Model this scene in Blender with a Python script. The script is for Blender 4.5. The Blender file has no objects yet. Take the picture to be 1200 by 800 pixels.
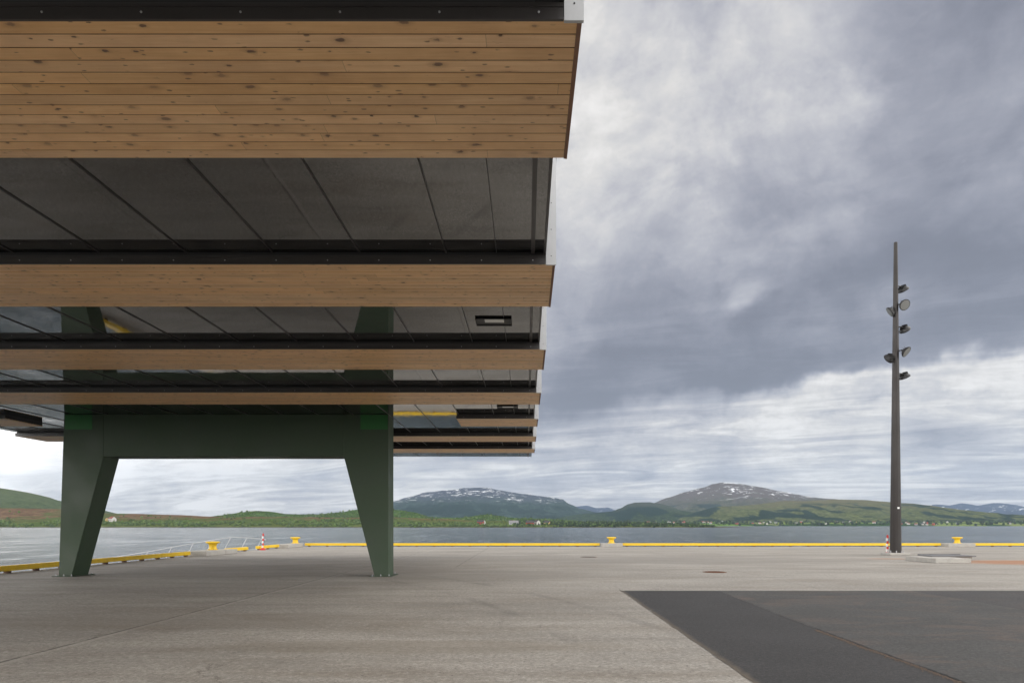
import bpy, bmesh, math, random
from mathutils import Vector, noise, Matrix
C = bpy.context.scene
R = math.radians
random.seed(7)
# ---------------------------------------------------------------- camera
F = 800.0; VX = 617.0; HY = 615.0; EYE = 1.6          # focal length in px of a 1200 px wide frame
cd = bpy.data.cameras.new('camera'); cam = bpy.data.objects.new('camera', cd); C.collection.objects.link(cam)
cam.location = (0, 0, EYE); cam.rotation_euler = (R(90), 0, 0)
cd.sensor_width = 36; cd.lens = 24; cd.shift_x = -17/1200; cd.shift_y = 215/1200
cd.clip_start = .05; cd.clip_end = 80000
C.camera = cam
# ---------------------------------------------------------------- light
SUN_EL, SUN_AZ = 40, 82        # azimuth: degrees from +Y towards +X
W = bpy.data.worlds.new("World"); C.world = W; W.use_nodes = True
sd = bpy.data.lights.new('sun', 'SUN'); so = bpy.data.objects.new('sun', sd); C.collection.objects.link(so)
sd.energy = 1.2; sd.angle = R(45); sd.color = (1, .95, .88)
so.rotation_euler = (R(90-SUN_EL), 0, R(180-SUN_AZ)); so.location = (60, 40, 90)
C.view_settings.view_transform = 'Standard'; C.view_settings.look = 'None'
C.view_settings.exposure = 0.8; C.view_settings.gamma = 1

class NT:
    def __init__(s, tree): s.t = tree; s.n = tree.nodes; s.l = tree.links
    def new(s, typ, **kw):
        n = s.n.new(typ)
        for k, v in kw.items():
            if k == 'inp':
                for a, b in v.items():
                    if hasattr(b, 'is_output') : s.l.new(b, n.inputs[a])
                    else: n.inputs[a].default_value = b
            else: setattr(n, k, v)
        return n
    def math(s, op, a, b=None, c=None, clamp=False):
        n = s.new('ShaderNodeMath', operation=op, use_clamp=clamp)
        for i, v in enumerate((a, b, c)):
            if v is None: continue
            if hasattr(v, 'is_output'): s.l.new(v, n.inputs[i])
            else: n.inputs[i].default_value = v
        return n.outputs[0]
    def vm(s, op, a, b=None, out=0):
        n = s.new('ShaderNodeVectorMath', operation=op)
        for i, v in enumerate((a, b)):
            if v is None: continue
            if hasattr(v, 'is_output'): s.l.new(v, n.inputs[i])
            else: n.inputs[i].default_value = v
        return n.outputs[out]
    def mix(s, f, a, b, blend='MIX'):
        n = s.new('ShaderNodeMix', data_type='RGBA', blend_type=blend)
        for i, v in ((0, f), (6, a), (7, b)):
            if hasattr(v, 'is_output'): s.l.new(v, n.inputs[i])
            elif i == 0: n.inputs[0].default_value = v
            else: n.inputs[i].default_value = (*v, 1) if len(v) == 3 else v
        return n.outputs[2]
    def noise(s, vec, scale=1, detail=4, rough=.55, dist=0, out=0):
        n = s.new('ShaderNodeTexNoise', inp={'Scale': scale, 'Detail': detail, 'Roughness': rough, 'Distortion': dist})
        s.l.new(vec, n.inputs['Vector']); return n.outputs[out]
    def map(s, v, a, b, c=0, d=1, smooth=False):
        n = s.new('ShaderNodeMapRange', interpolation_type='SMOOTHSTEP' if smooth else 'LINEAR')
        s.l.new(v, n.inputs[0])
        for i, q in enumerate((a, b, c, d)): n.inputs[1+i].default_value = q
        return n.outputs[0]
    def scl(s, vec, sc, loc=(0, 0, 0)):
        n = s.new('ShaderNodeMapping'); s.l.new(vec, n.inputs[0]); n.inputs['Scale'].default_value = sc; n.inputs['Location'].default_value = loc
        return n.outputs[0]
    def sep(s, vec):
        n = s.new('ShaderNodeSeparateXYZ'); s.l.new(vec, n.inputs[0]); return n.outputs

# sky: Nishita seen through a thick, broken deck of cloud (all in world directions)
def build_world():
    t = NT(W.node_tree); t.n.clear()
    out = t.new('ShaderNodeOutputWorld'); bg = t.new('ShaderNodeBackground', inp={'Strength': .1})
    sky = t.new('ShaderNodeTexSky', sky_type='NISHITA', sun_disc=False, sun_elevation=R(SUN_EL), sun_rotation=R(SUN_AZ))
    D = t.new('ShaderNodeTexCoord').outputs['Generated']
    x, y, z = t.sep(D)
    zz = t.math('ADD', t.math('MAXIMUM', z, 0.0), .10)
    pn = t.new('ShaderNodeCombineXYZ'); t.l.new(t.math('DIVIDE', x, zz), pn.inputs[0]); t.l.new(t.math('DIVIDE', y, zz), pn.inputs[1])
    P = pn.outputs[0]
    wr = t.noise(D, 3.2, 6, .58, 0, 1)
    w = t.vm('SCALE', t.vm('SUBTRACT', wr, (.5, .5, .5))); w.node.inputs['Scale'].default_value = .42
    w = t.vm('MULTIPLY', w, (1, 1, .6))
    Dw = t.vm('ADD', D, w)
    L = .225
    def lobe(px, py, sx, sy, amp):
        nonlocal L
        v = Vector(((px-VX)/F, 1, (HY-py)/F)); ln = v.length; c = v/ln
        q = t.vm('MULTIPLY', t.vm('SUBTRACT', Dw, tuple(c)), (F*ln/sx, .8, F*ln/sy))
        e = t.math('POWER', 2.718, t.math('MULTIPLY', t.vm('DOT_PRODUCT', q, q, 1), -1.0))
        L = t.math('ADD', t.math('MULTIPLY', e, amp), L)
    for a in SKY_LOBES: lobe(*a)
    n1 = t.noise(P, .85, 9, .62, .3)
    tl = t.new('ShaderNodeCombineXYZ'); px_, py_, _ = t.sep(P); t.l.new(px_, tl.inputs[0]); t.l.new(t.math('ADD', py_, t.math('MULTIPLY', px_, .32)), tl.inputs[1]); PT = tl.outputs[0]
    n2 = t.noise(t.scl(PT, (.40, 1.2, 1), (4, 2, 0)), 1.1, 8, .6, .5)
    n3 = t.noise(D, 4.0, 12, .62, .6)
    n4 = t.noise(t.scl(PT, (.62, 1.3, 1), (9, 1, 0)), 1.6, 12, .66, 1.3)
    n5 = t.noise(t.vm('MULTIPLY', Dw, (1, 1, 1.6)), 8, 10, .58, .4)
    L = t.math('SMOOTH_MAX', L, .125, .05)
    L = t.math('SMOOTH_MIN', L, .375, .10)
    k = t.math('MULTIPLY', t.math('SUBTRACT', n1, .5), 1.2)
    k = t.math('ADD', k, t.math('MULTIPLY', t.math('SUBTRACT', n2, .5), .9))
    k = t.math('ADD', k, t.math('MULTIPLY', t.math('SUBTRACT', n3, .5), 1.5))
    k = t.math('ADD', k, t.math('MULTIPLY', t.math('SUBTRACT', n5, .5), .95))
    k = t.math('ADD', k, t.math('MULTIPLY', t.math('SUBTRACT', n4, .5), t.map(z, .03, .32, 2.6, .5)))
    L = t.math('MULTIPLY', L, t.math('POWER', 2.718, k))
    L = t.math('SMOOTH_MAX', L, .115, .03)
    L = t.math('SMOOTH_MIN', L, .53, .10)
    BR = L; L = 0.0
    for a in SKY_LEFT: lobe(*a)
    L = t.math('ADD', BR, L)
    # sky brightness added beside and behind the camera, as fill under the canopy
    U = t.map(y, .60, -.5, 0, 1, True)
    zs = t.math('MULTIPLY', z, 2.2)
    hb = t.math('POWER', 2.718, t.math('MULTIPLY', t.math('MULTIPLY', zs, zs), -1.0))
    L = t.math('ADD', L, t.math('MULTIPLY', U, t.math('ADD', t.math('MULTIPLY', hb, SKY_BACK), .45)))
    cc = t.mix(t.map(L, .13, .42), (.94, .965, 1.16), (1.03, 1.0, .965))
    cm = t.vm('SCALE', cc); t.l.new(t.math('MULTIPLY', L, 10.0), cm.node.inputs['Scale'])
    fin = t.mix(.97, sky.outputs[0], cm)
    t.l.new(fin, bg.inputs[0]); t.l.new(bg.outputs[0], out.inputs[0])
SKY_BACK = 1.5
SKY_LOBES = [(760, 150, 150, 130, .15), (900, 130, 60, 50, .07), (872, 352, 45, 26, .10), (1175, 225, 60, 80, .09),
             (700, 20, 110, 120, .05), (1170, 465, 190, 26, .27), (900, 525, 260, 34, .29), (1000, 470, 260, 16, .08), (960, 503, 190, 7, -.10), (1120, 490, 110, 6, -.10), (760, 548, 160, 7, -.08), (870, 560, 240, 10, .10), (560, 580, 700, 32, .21),
             (20, 535, 190, 60, .16), (1080, 525, 200, 24, .14), (250, 560, 330, 50, .14),
             (1060, 385, 310, 80, -.20), (1080, 60, 200, 130, -.09), (800, 440, 170, 40, -.13), (1120, 300, 120, 60, -.06)]
SKY_LEFT = [(-270, 290, 400, 180, 2.8)]      # added unseen bright lobe, up left above the roof, to lighten the water
build_world()

# ---------------------------------------------------------------- mesh helpers
class MB:
    def __init__(s): s.v = []; s.f = []; s.m = []; s.sm = []
    def add(s, vs, fs, mi=0, sm=False):
        b = len(s.v); s.v += [tuple(v) for v in vs]
        for f in fs: s.f.append([b+i for i in f]); s.m.append(mi); s.sm.append(sm)
    def box(s, x0, x1, y0, y1, z0, z1, mi=0):
        vs = [(x0,y0,z0),(x1,y0,z0),(x1,y1,z0),(x0,y1,z0),(x0,y0,z1),(x1,y0,z1),(x1,y1,z1),(x0,y1,z1)]
        s.add(vs, [(0,3,2,1),(4,5,6,7),(0,1,5,4),(1,2,6,5),(2,3,7,6),(3,0,4,7)], mi)
    def prism(s, pts, y0, y1, mi=0):        # polygon in XZ extruded along Y
        n = len(pts); vs = [(p[0], y0, p[1]) for p in pts] + [(p[0], y1, p[1]) for p in pts]
        s.add(vs, [list(range(n)), list(range(2*n-1, n-1, -1))] + [(i, i+n, (i+1) % n+n, (i+1) % n) for i in range(n)], mi)
    def zprism(s, pts, z0, z1, mi=0):
        n = len(pts); vs = [(p[0], p[1], z0) for p in pts] + [(p[0], p[1], z1) for p in pts]
        s.add(vs, [list(range(n-1, -1, -1)), list(range(n, 2*n))] + [(i, (i+1) % n, (i+1) % n+n, i+n) for i in range(n)], mi)
    def lathe(s, prof, cen=(0,0,0), n=20, M=None, mi=0, sm=True):
        vs = []; fs = []
        for r, z in prof:
            for k in range(n):
                a = 2*math.pi*k/n; p = Vector((r*math.cos(a), r*math.sin(a), z))
                if M: p = M @ p
                vs.append(p+Vector(cen))
        for j in range(len(prof)-1):
            for k in range(n): fs.append((j*n+k, j*n+(k+1) % n, (j+1)*n+(k+1) % n, (j+1)*n+k))
        fs.append(tuple(range(n-1, -1, -1))); fs.append(tuple(range((len(prof)-1)*n, len(prof)*n)))
        s.add(vs, fs, mi, sm)
    def tube(s, a, b, r0, r1=None, n=8, mi=0):
        a = Vector(a); b = Vector(b); r1 = r0 if r1 is None else r1; d = b-a
        M = d.to_track_quat('Z', 'Y').to_matrix()
        s.lathe([(r0, 0), (r1, d.length)], a, n, M, mi)
    def build(s, name, mats, parent=None, loc=None, bevel=0, auto=True):
        me = bpy.data.meshes.new(name); me.from_pydata(s.v, [], s.f)
        for m in (mats if isinstance(mats, (list, tuple)) else [mats]): me.materials.append(m)
        me.polygons.foreach_set('material_index', s.m); me.polygons.foreach_set('use_smooth', s.sm)
        me.update()
        o = bpy.data.objects.new(name, me); C.collection.objects.link(o)
        if loc: o.location = loc
        if parent: o.parent = parent
        if bevel:
            b = o.modifiers.new('b', 'BEVEL'); b.width = bevel; b.segments = 2; b.limit_method = 'ANGLE'; b.angle_limit = R(40)
        if any(s.sm):
            e = o.modifiers.new('e', 'EDGE_SPLIT'); e.split_angle = R(40)
        return o
def tag(o, label=None, cat=None, group=None, kind=None):
    if label: o['label'] = label
    if cat: o['category'] = cat
    if group: o['group'] = group
    if kind: o['kind'] = kind
    return o
def empty(name, loc=(0,0,0), rz=0):
    o = bpy.data.objects.new(name, None); o.location = loc; o.rotation_euler.z = rz; o.empty_display_size = .3
    C.collection.objects.link(o); return o
def copy_tree(o, parent=None):
    c = o.copy(); C.collection.objects.link(c)
    if parent: c.parent = parent
    for ch in list(o.children): copy_tree(ch, c)
    return c
def gx(px, d): return (px-VX)/F*d

# ---------------------------------------------------------------- materials
def newmat(name):
    m = bpy.data.materials.new(name); m.use_nodes = True
    t = NT(m.node_tree); b = t.n['Principled BSDF']
    return m, t, b
def bump(t, b, h, strength=.3, dist=.01):
    n = t.new('ShaderNodeBump', inp={'Strength': strength, 'Distance': dist}); t.l.new(h, n.inputs['Height']); t.l.new(n.outputs[0], b.inputs['Normal'])
    return n
def pos(t): return t.new('ShaderNodeNewGeometry').outputs['Position']
def paint(name, col, rough=.45, var=.12, metal=0, scale=3, dirt=None, bmp=.05):
    m, t, b = newmat(name); p = pos(t)
    n = t.noise(p, scale, 6, .6); n2 = t.noise(p, scale*14, 3, .6)
    f = t.map(t.math('ADD', t.math('MULTIPLY', n, .75), t.math('MULTIPLY', n2, .25)), .3, .7)
    c0 = tuple(max(0, c*(1-var)) for c in col); c1 = tuple(c*(1+var) for c in col)
    c = t.mix(f, c0, c1)
    if dirt: c = t.mix(t.map(t.noise(p, scale*2.3, 8, .7, .5), .56, .72), c, dirt)
    t.l.new(c, b.inputs['Base Color']); b.inputs['Metallic'].default_value = metal
    t.l.new(t.map(n, .3, .7, rough*.8, min(1, rough*1.25)), b.inputs['Roughness'])
    bump(t, b, n2, bmp, .01)
    return m
M = {}
M['green'] = paint('green_steel_paint', (.038, .063, .036), .60, .14, 0, 1.2, bmp=.03)
M['green_bright'] = paint('bright_green_paint', (.020, .13, .03), .5, .1)
M['anthracite'] = paint('anthracite_metal', (.040, .037, .037), .36, .15, 0, 2)
M['black'] = paint('black_plastic', (.008, .008, .009), .5, .1)
M['white_metal'] = paint('pale_galvanised_plate', (.45, .46, .475), .38, .06, .3, 4)
M['roof_metal'] = paint('roof_sheet', (.2, .2, .21), .45, .1, .3)
M['yellow'] = paint('yellow_paint', (.72, .47, .012), .5, .12, 0, 5, dirt=(.42, .27, .05))
M['rubber_brown'] = paint('rusty_foot', (.10, .055, .035), .8)
M['red'] = paint('red_paint', (.55, .03, .02), .5)
M['white'] = paint('white_paint', (.75, .75, .74), .5)
M['pole'] = paint('dark_brown_pole', (.019, .0155, .0145), .42, .1, .3, 1)
M['steel'] = paint('steel', (.4, .4, .42), .35, .1, .8)
M['rust'] = paint('rusted_iron', (.13, .055, .03), .8, .3, .2, 12)
M['block'] = paint('pale_concrete_block', (.36, .345, .32), .9, .16, 0, 4, dirt=(.22, .2, .18), bmp=.4)
M['darksheet'] = paint('weathered_plate', (.13, .13, .135), .6, .2)
M['brown_edge'] = paint('dark_wood_edge', (.24, .13, .085), .7, .2, 0, 20)
M['gangway'] = paint('galvanised_railing', (.52, .52, .53), .4, .05, .3)
def lens_mat():
    m, t, b = newmat('floodlight_glass'); b.inputs['Base Color'].default_value = (.2, .205, .2, 1); b.inputs['Roughness'].default_value = .22
    return m
M['lens'] = lens_mat()
def lamp_mat():
    m, t, b = newmat('lamp_diffuser'); b.inputs['Base Color'].default_value = (.5, .5, .47, 1)
    b.inputs['Emission Color'].default_value = (1, .96, .88, 1); b.inputs['Emission Strength'].default_value = .03
    return m
M['lamp'] = lamp_mat()

M['groove'] = paint('painted_groove_shade', (.085, .040, .018), .8)  # dark brown paints the shade between boards onto their sides and tongues
BW = 1.68/13; PITCH = 4.18; Y1 = 4.47
def wood():
    m, t, b = newmat('pine_boards'); p = pos(t); x, y, z = t.sep(p)
    bi = t.math('FLOOR', t.math('DIVIDE', t.math('SUBTRACT', y, Y1-PITCH*6), BW))
    def rnd(add):
        w = t.new('ShaderNodeTexWhiteNoise', noise_dimensions='1D'); t.l.new(t.math('ADD', bi, add), w.inputs['W']); return w.outputs['Value']
    r1 = rnd(.37)
    # boards are cut into lengths of about 4 m; the seam position differs per board
    xs = t.math('ADD', x, t.math('MULTIPLY', r1, 4.1))
    li = t.math('FLOOR', t.math('DIVIDE', xs, 4.1))
    w = t.new('ShaderNodeTexWhiteNoise', noise_dimensions='2D')
    cb = t.new('ShaderNodeCombineXYZ'); t.l.new(bi, cb.inputs[0]); t.l.new(li, cb.inputs[1]); t.l.new(cb.outputs[0], w.inputs['Vector'])
    r2 = w.outputs['Value']
    off = t.math('MULTIPLY', r2, 37.0)
    cv = t.new('ShaderNodeCombineXYZ'); t.l.new(t.math('ADD', x, off), cv.inputs[0]); t.l.new(y, cv.inputs[1]); t.l.new(off, cv.inputs[2])
    q = cv.outputs[0]
    # knots first, they push the grain aside
    vo = t.new('ShaderNodeTexVoronoi', voronoi_dimensions='2D', feature='F1', inp={'Scale': 1.0, 'Randomness': 1.0})
    t.l.new(t.scl(q, (4.2, 7.74, 1)), vo.inputs['Vector'])
    kd = vo.outputs['Distance']
    ksep = t.new('ShaderNodeSeparateColor'); t.l.new(vo.outputs['Color'], ksep.inputs[0])
    kr = t.map(ksep.outputs[0], .2, 1, .04, .17)
    ksh = t.noise(q, 22, 3, .6)
    kdd = t.math('ADD', kd, t.math('MULTIPLY', t.math('SUBTRACT', ksh, .5), .26))
    km = t.map(t.math('DIVIDE', kdd, kr), .55, 1.15, 1, 0, True)
    km = t.math('MULTIPLY', km, t.map(ksep.outputs[1], .60, .66))
    halo = t.math('MULTIPLY', t.map(t.math('DIVIDE', kd, kr), .8, 2.9, 1, 0, True), t.map(ksep.outputs[1], .56, .66))
    yw = t.math('ADD', y, t.math('MULTIPLY', halo, .012))
    cg = t.new('ShaderNodeCombineXYZ'); t.l.new(t.math('ADD', x, off), cg.inputs[0]); t.l.new(yw, cg.inputs[1]); t.l.new(off, cg.inputs[2])
    g1 = t.noise(t.scl(cg.outputs[0], (1.3, 30, 1)), 1, 5, .62, 1.1)
    g2 = t.noise(t.scl(cg.outputs[0], (5, 190, 1)), 1, 3, .6)
    blot = t.noise(q, 1.7, 4, .6)
    g = t.math('ADD', t.math('MULTIPLY', g1, .7), t.math('MULTIPLY', g2, .3))
    c = t.mix(t.map(g, .3, .7), (.70, .41, .195), (.86, .575, .31))
    c = t.mix(t.map(blot, .42, .75, 0, .38), c, (.40, .21, .10))
    v2 = t.new('ShaderNodeTexVoronoi', voronoi_dimensions='2D', feature='F1', inp={'Scale': 1.0}); t.l.new(t.scl(cg.outputs[0], (6.3, 15.5, 1), (3, 1, 0)), v2.inputs['Vector'])
    s2 = t.new('ShaderNodeSeparateColor'); t.l.new(v2.outputs['Color'], s2.inputs[0])
    k2 = t.math('MULTIPLY', t.map(t.math('ADD', v2.outputs['Distance'], t.math('MULTIPLY', t.math('SUBTRACT', ksh, .5), .3)), .05, .16, 1, 0, True), t.map(s2.outputs[0], .80, .84))
    strk = t.noise(t.scl(q, (9, 26, 1), (0, 0, 5)), 1, 4, .6, 1.5)
    c = t.mix(t.map(strk, .66, .74, 0, .45), c, (.30, .15, .08))
    c = t.mix(t.math('MULTIPLY', k2, .75), c, (.12, .06, .035))
    hsv = t.new('ShaderNodeHueSaturation'); t.l.new(c, hsv.inputs['Color'])
    t.l.new(t.map(r2, 0, 1, .90, 1.08), hsv.inputs['Value']); t.l.new(t.map(r1, 0, 1, .93, 1.07), hsv.inputs['Saturation'])
    c = hsv.outputs[0]
    c = t.mix(t.math('MULTIPLY', halo, .30), c, (.27, .13, .065))
    c = t.mix(t.math('MULTIPLY', km, t.map(ksep.outputs[2], .1, .9, .35, .9)), c, (.085, .040, .026))
    fr = t.math('FRACT', t.math('DIVIDE', xs, 4.1))
    seam = t.math('LESS_THAN', fr, .0009)
    c = t.mix(t.math('MULTIPLY', seam, .5), c, (.05, .03, .02))
    t.l.new(c, b.inputs['Base Color']); b.inputs['Roughness'].default_value = .40
    b.inputs['Specular IOR Level'].default_value = .55
    bump(t, b, g, .12, .004)
    return m
M['wood'] = wood()
def ceiling_mat():
    m, t, b = newmat('dark_glossy_panel'); p = pos(t)
    n = t.noise(t.scl(p, (1, .6, 1)), 2.2, 7, .65, .8); n2 = t.noise(p, 9, 5, .6)
    t.l.new(t.mix(t.map(n, .35, .7), (.005, .005, .005), (.036, .034, .032)), b.inputs['Base Color'])
    t.l.new(t.math('ADD', t.map(n, .4, .75, .015, .06), t.map(n2, .5, .8, 0, .02)), b.inputs['Roughness'])
    b.inputs['IOR'].default_value = 2.9
    w = t.noise(t.scl(p, (1.2, .5, 1)), 1.3, 2, .5)
    bump(t, b, w, .04, .03)
    return m
M['ceiling'] = ceiling_mat()

def concrete_ground():
    m, t, b = newmat('cast_concrete_paving'); p = pos(t); x, y, z = t.sep(p)
    big = t.noise(t.scl(p, (.16, .42, 1)), 1, 7, .62, .6)
    str_ = t.noise(t.scl(p, (.22, 2.2, 1)), 1, 6, .65, .4)
    med = t.noise(p, 1.6, 7, .7)
    fine = t.noise(p, 26, 5, .7)
    tiny = t.noise(p, 95, 2, .6)
    f = t.math('ADD', t.math('MULTIPLY', big, .5), t.math('ADD', t.math('MULTIPLY', str_, .3), t.math('MULTIPLY', med, .2)))
    c = t.mix(t.map(f, .36, .64), (.218, .201, .177), (.475, .450, .408))
    c = t.mix(t.map(t.noise(t.scl(p, (.3, .9, 1), (7, 3, 0)), 1, 6, .6, .5), .5, .68, 0, .55), c, (.21, .175, .135))
    c = t.mix(t.map(fine, .36, .60, .62, 0), c, (.13, .115, .098))
    agg = t.noise(p, 11, 6, .75)
    c = t.mix(t.map(agg, .36, .52, .50, 0), c, (.17, .152, .13)); c = t.mix(t.map(agg, .52, .66, 0, .45), c, (.50, .475, .43))
    sp = t.map(tiny, .55, .66, 0, .7); c = t.mix(sp, c, (.10, .095, .088))
    pv_ = t.new('ShaderNodeTexVoronoi', inp={'Scale': 13.0}); t.l.new(p, pv_.inputs['Vector']); ps_ = t.new('ShaderNodeSeparateColor'); t.l.new(pv_.outputs['Color'], ps_.inputs[0])
    c = t.mix(t.math('MULTIPLY', t.map(pv_.outputs['Distance'], .10, .22, .8, 0), t.map(ps_.outputs[0], .62, .7)), c, (.07, .065, .06))
    c = t.mix(t.map(t.noise(p, 60, 2, .6), .62, .7, 0, .35), c, (.55, .53, .50))
    vo = t.new('ShaderNodeTexVoronoi', inp={'Scale': 3.1}); t.l.new(p, vo.inputs['Vector'])
    c = t.mix(t.math('MULTIPLY', t.map(vo.outputs['Distance'], .03, .055, 1, 0), .75), c, (.05, .045, .04))
    # saw-cut joints
    wob = t.math('MULTIPLY', t.math('SUBTRACT', t.noise(p, .8, 5, .7), .5), .09)
    jl = None
    def line(v, at, w, s, lo=None, hi=None, u=None):
        nonlocal c, jl
        d = t.math('ABSOLUTE', t.math('SUBTRACT', t.math('ADD', v, wob), at))
        k = t.map(d, w*.4, w, 1, 0)
        if lo is not None: k = t.math('MULTIPLY', k, t.math('MULTIPLY', t.math('GREATER_THAN', u, lo), t.math('LESS_THAN', u, hi)))
        k = t.math('MULTIPLY', k, t.map(t.noise(p, 2.3, 4, .7), .38, .52, .25, 1))
        jl = k if jl is None else t.math('MAXIMUM', jl, k)
        c = t.mix(t.math('MULTIPLY', k, s), c, (.085, .075, .066))
    def pale(v, at, w, s):
        nonlocal c
        d = t.math('ABSOLUTE', t.math('SUBTRACT', t.math('ADD', v, wob), at))
        c = t.mix(t.math('MULTIPLY', t.map(d, w*.3, w, 1, 0), s), c, (.50, .47, .43))
    pale(x, -6.06, .07, .22)
    line(x, -6.14, .030, .95, -60, 40, y)
    ve = t.new('ShaderNodeTexVoronoi', feature='DISTANCE_TO_EDGE', inp={'Scale': .23}); t.l.new(t.vm('ADD', p, t.vm('SCALE', t.noise(p, 1.1, 7, .7, 0, 1))), ve.inputs['Vector'])
    c = t.mix(t.math('MULTIPLY', t.map(ve.outputs['Distance'], .0012, .0035, .6, 0), t.map(t.noise(p, .33, 3, .5), .50, .62)), c, (.08, .07, .06))
    line(x, -2.7, .035, .55, 26, 51, y); line(x, 2.30, .02, .7, -60, 17, y)
    line(x, 14.2, .03, .3, 17, 51, y); line(y, 39.7, .12, .28); line(y, 24.9, .05, .5); line(x, 7.4, .03, .35, 17, 51, y); line(x, -10.9, .03, .4, -60, 51, y); line(y, 30.6, .07, .22); line(y, 46.5, .12, .2)
    # rust run-off beside the concrete block, tyre tracks
    def blob(cx, cy, rx, ry, col, s, ns=2.0):
        nonlocal c
        q = t.vm('MULTIPLY', t.vm('SUBTRACT', p, (cx, cy, 0)), (1/rx, 1/ry, 0))
        d = t.math('ADD', t.vm('LENGTH', q, None, 1), t.math('MULTIPLY', t.math('SUBTRACT', t.noise(p, ns, 6, .7), .5), 1.1))
        c = t.mix(t.map(d, .55, 1.05, s, 0, True), c, col)
    blob(21.6, 29.3, 3.6, 2.3, (.30, .135, .06), .85); blob(17.2, 32.6, 1.2, .5, (.30, .13, .06), .7)
    blob(25.5, 38.5, 3.0, .5, (.10, .09, .08), .6); blob(-9, 24, 8, 4, (.17, .15, .13), .5, .6); blob(8, 31, 9, 4.0, (.20, .185, .165), .5, .5)
    blob(-2, 22, 5, 2.4, (.19, .175, .155), .45, .8); blob(17, 36.2, 6, 1.6, (.21, .195, .17), .5, .8)
    for cx_, cy_, rr_ in ((-30, 2, 31.5), (-30, 2, 33.2), (34, 60, 38.0), (34, 60, 39.8)):
        dd = t.math('ABSOLUTE', t.math('SUBTRACT', t.vm('DISTANCE', p, (cx_, cy_, 0), 1), rr_))
        c = t.mix(t.math('MULTIPLY', t.map(dd, .05, .16, .30, 0), t.map(t.noise(p, .5, 4, .6), .42, .6)), c, (.10, .095, .088))
    blob(-6, 11.5, 5, 1.3, (.18, .155, .125), .35, 1.2); blob(-1.5, 9, 3.5, .6, (.20, .17, .13), .35, 1.5)
    t.l.new(c, b.inputs['Base Color']); t.l.new(t.map(med, .3, .7, .68, .95), b.inputs['Roughness'])
    h = t.math('ADD', t.math('MULTIPLY', fine, .5), t.math('ADD', t.math('MULTIPLY', tiny, .4), t.math('MULTIPLY', jl, -1.2)))
    bump(t, b, h, .55, .012)
    return m
M['concrete'] = concrete_ground()
def asphalt(name, base, red=0.0):
    m, t, b = newmat(name); p = pos(t); x, y, z = t.sep(p)
    a = t.noise(t.scl(p, (.5, .9, 1)), 1, 7, .65, .4); f = t.noise(p, 38, 5, .7); g = t.noise(p, 110, 2, .5)
    c0 = tuple(v*.82 for v in base); c1 = tuple(v*1.2 for v in base)
    c = t.mix(t.map(a, .35, .65), c0, c1)
    c = t.mix(t.map(f, .36, .58, .75, 0), c, tuple(v*.35 for v in base))
    ag = t.noise(p, 17, 6, .78); c = t.mix(t.map(ag, .36, .50, .6, 0), c, tuple(v*.4 for v in base)); c = t.mix(t.map(ag, .52, .66, 0, .55), c, tuple(v*2.1 for v in base))
    vo = t.new('ShaderNodeTexVoronoi', inp={'Scale': 75.0}); t.l.new(p, vo.inputs['Vector'])
    sc = t.new('ShaderNodeSeparateColor'); t.l.new(vo.outputs['Color'], sc.inputs[0])
    st = t.math('MULTIPLY', t.map(vo.outputs['Distance'], .25, .4, 1, 0), t.map(sc.outputs[0], .72, .8))
    c = t.mix(t.math('MULTIPLY', st, .5), c, tuple(min(1, v*3.2) for v in base))
    if red: c = t.mix(t.map(t.noise(t.scl(p, (.7, 1.3, 1), (3, 8, 0)), 1, 7, .7, .7), .5, .7, 0, red), c, (.13, .085, .065))
    # dusty sand swept against the concrete
    e = t.math('ADD', t.math('ABSOLUTE', t.math('SUBTRACT', x, 2.31)), t.math('MULTIPLY', t.math('SUBTRACT', t.noise(p, 3.5, 6, .7), .5), .16))
    c = t.mix(t.map(e, -.01, .10, .75, 0), c, (.14, .11, .08))
    t.l.new(c, b.inputs['Base Color']); b.inputs['Roughness'].default_value = .82
    bump(t, b, t.math('ADD', f, t.math('MULTIPLY', g, .6)), .6, .012)
    return m
M['asph_new'] = asphalt('fresh_asphalt', (.034, .0325, .033)); M['asph_old'] = asphalt('worn_asphalt', (.054, .053, .051), .55); M['asph_side'] = asphalt('side_asphalt', (.045, .043, .043), .2)
def water_mat():
    m, t, b = newmat('sea_water'); p = pos(t); x, y, z = t.sep(p)
    b.inputs['Base Color'].default_value = (.045, .066, .085, 1); b.inputs['Roughness'].default_value = .12; b.inputs['IOR'].default_value = 1.33
    n1 = t.noise(t.scl(p, (.32, .62, 1)), 1, 6, .66, .6); n2 = t.noise(t.scl(p, (.075, .19, 1)), 1, 6, .66, .6); n3 = t.noise(t.scl(p, (.30, .042, 1)), 1, 5, .62, .3); n6 = t.noise(t.scl(p, (.02, .008, 1)), 1, 4, .6)
    h = t.math('ADD', t.math('MULTIPLY', n1, 1.5), t.math('MULTIPLY', n2, 3.4))
    bn = bump(t, b, h, 1, .42)
    t.l.new(t.math('MULTIPLY', t.map(n3, .36, .64, .05, 1.7), t.map(n6, .35, .65, .5, 1.3)), bn.inputs['Distance'])
    return m
M['water'] = water_mat()

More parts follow.
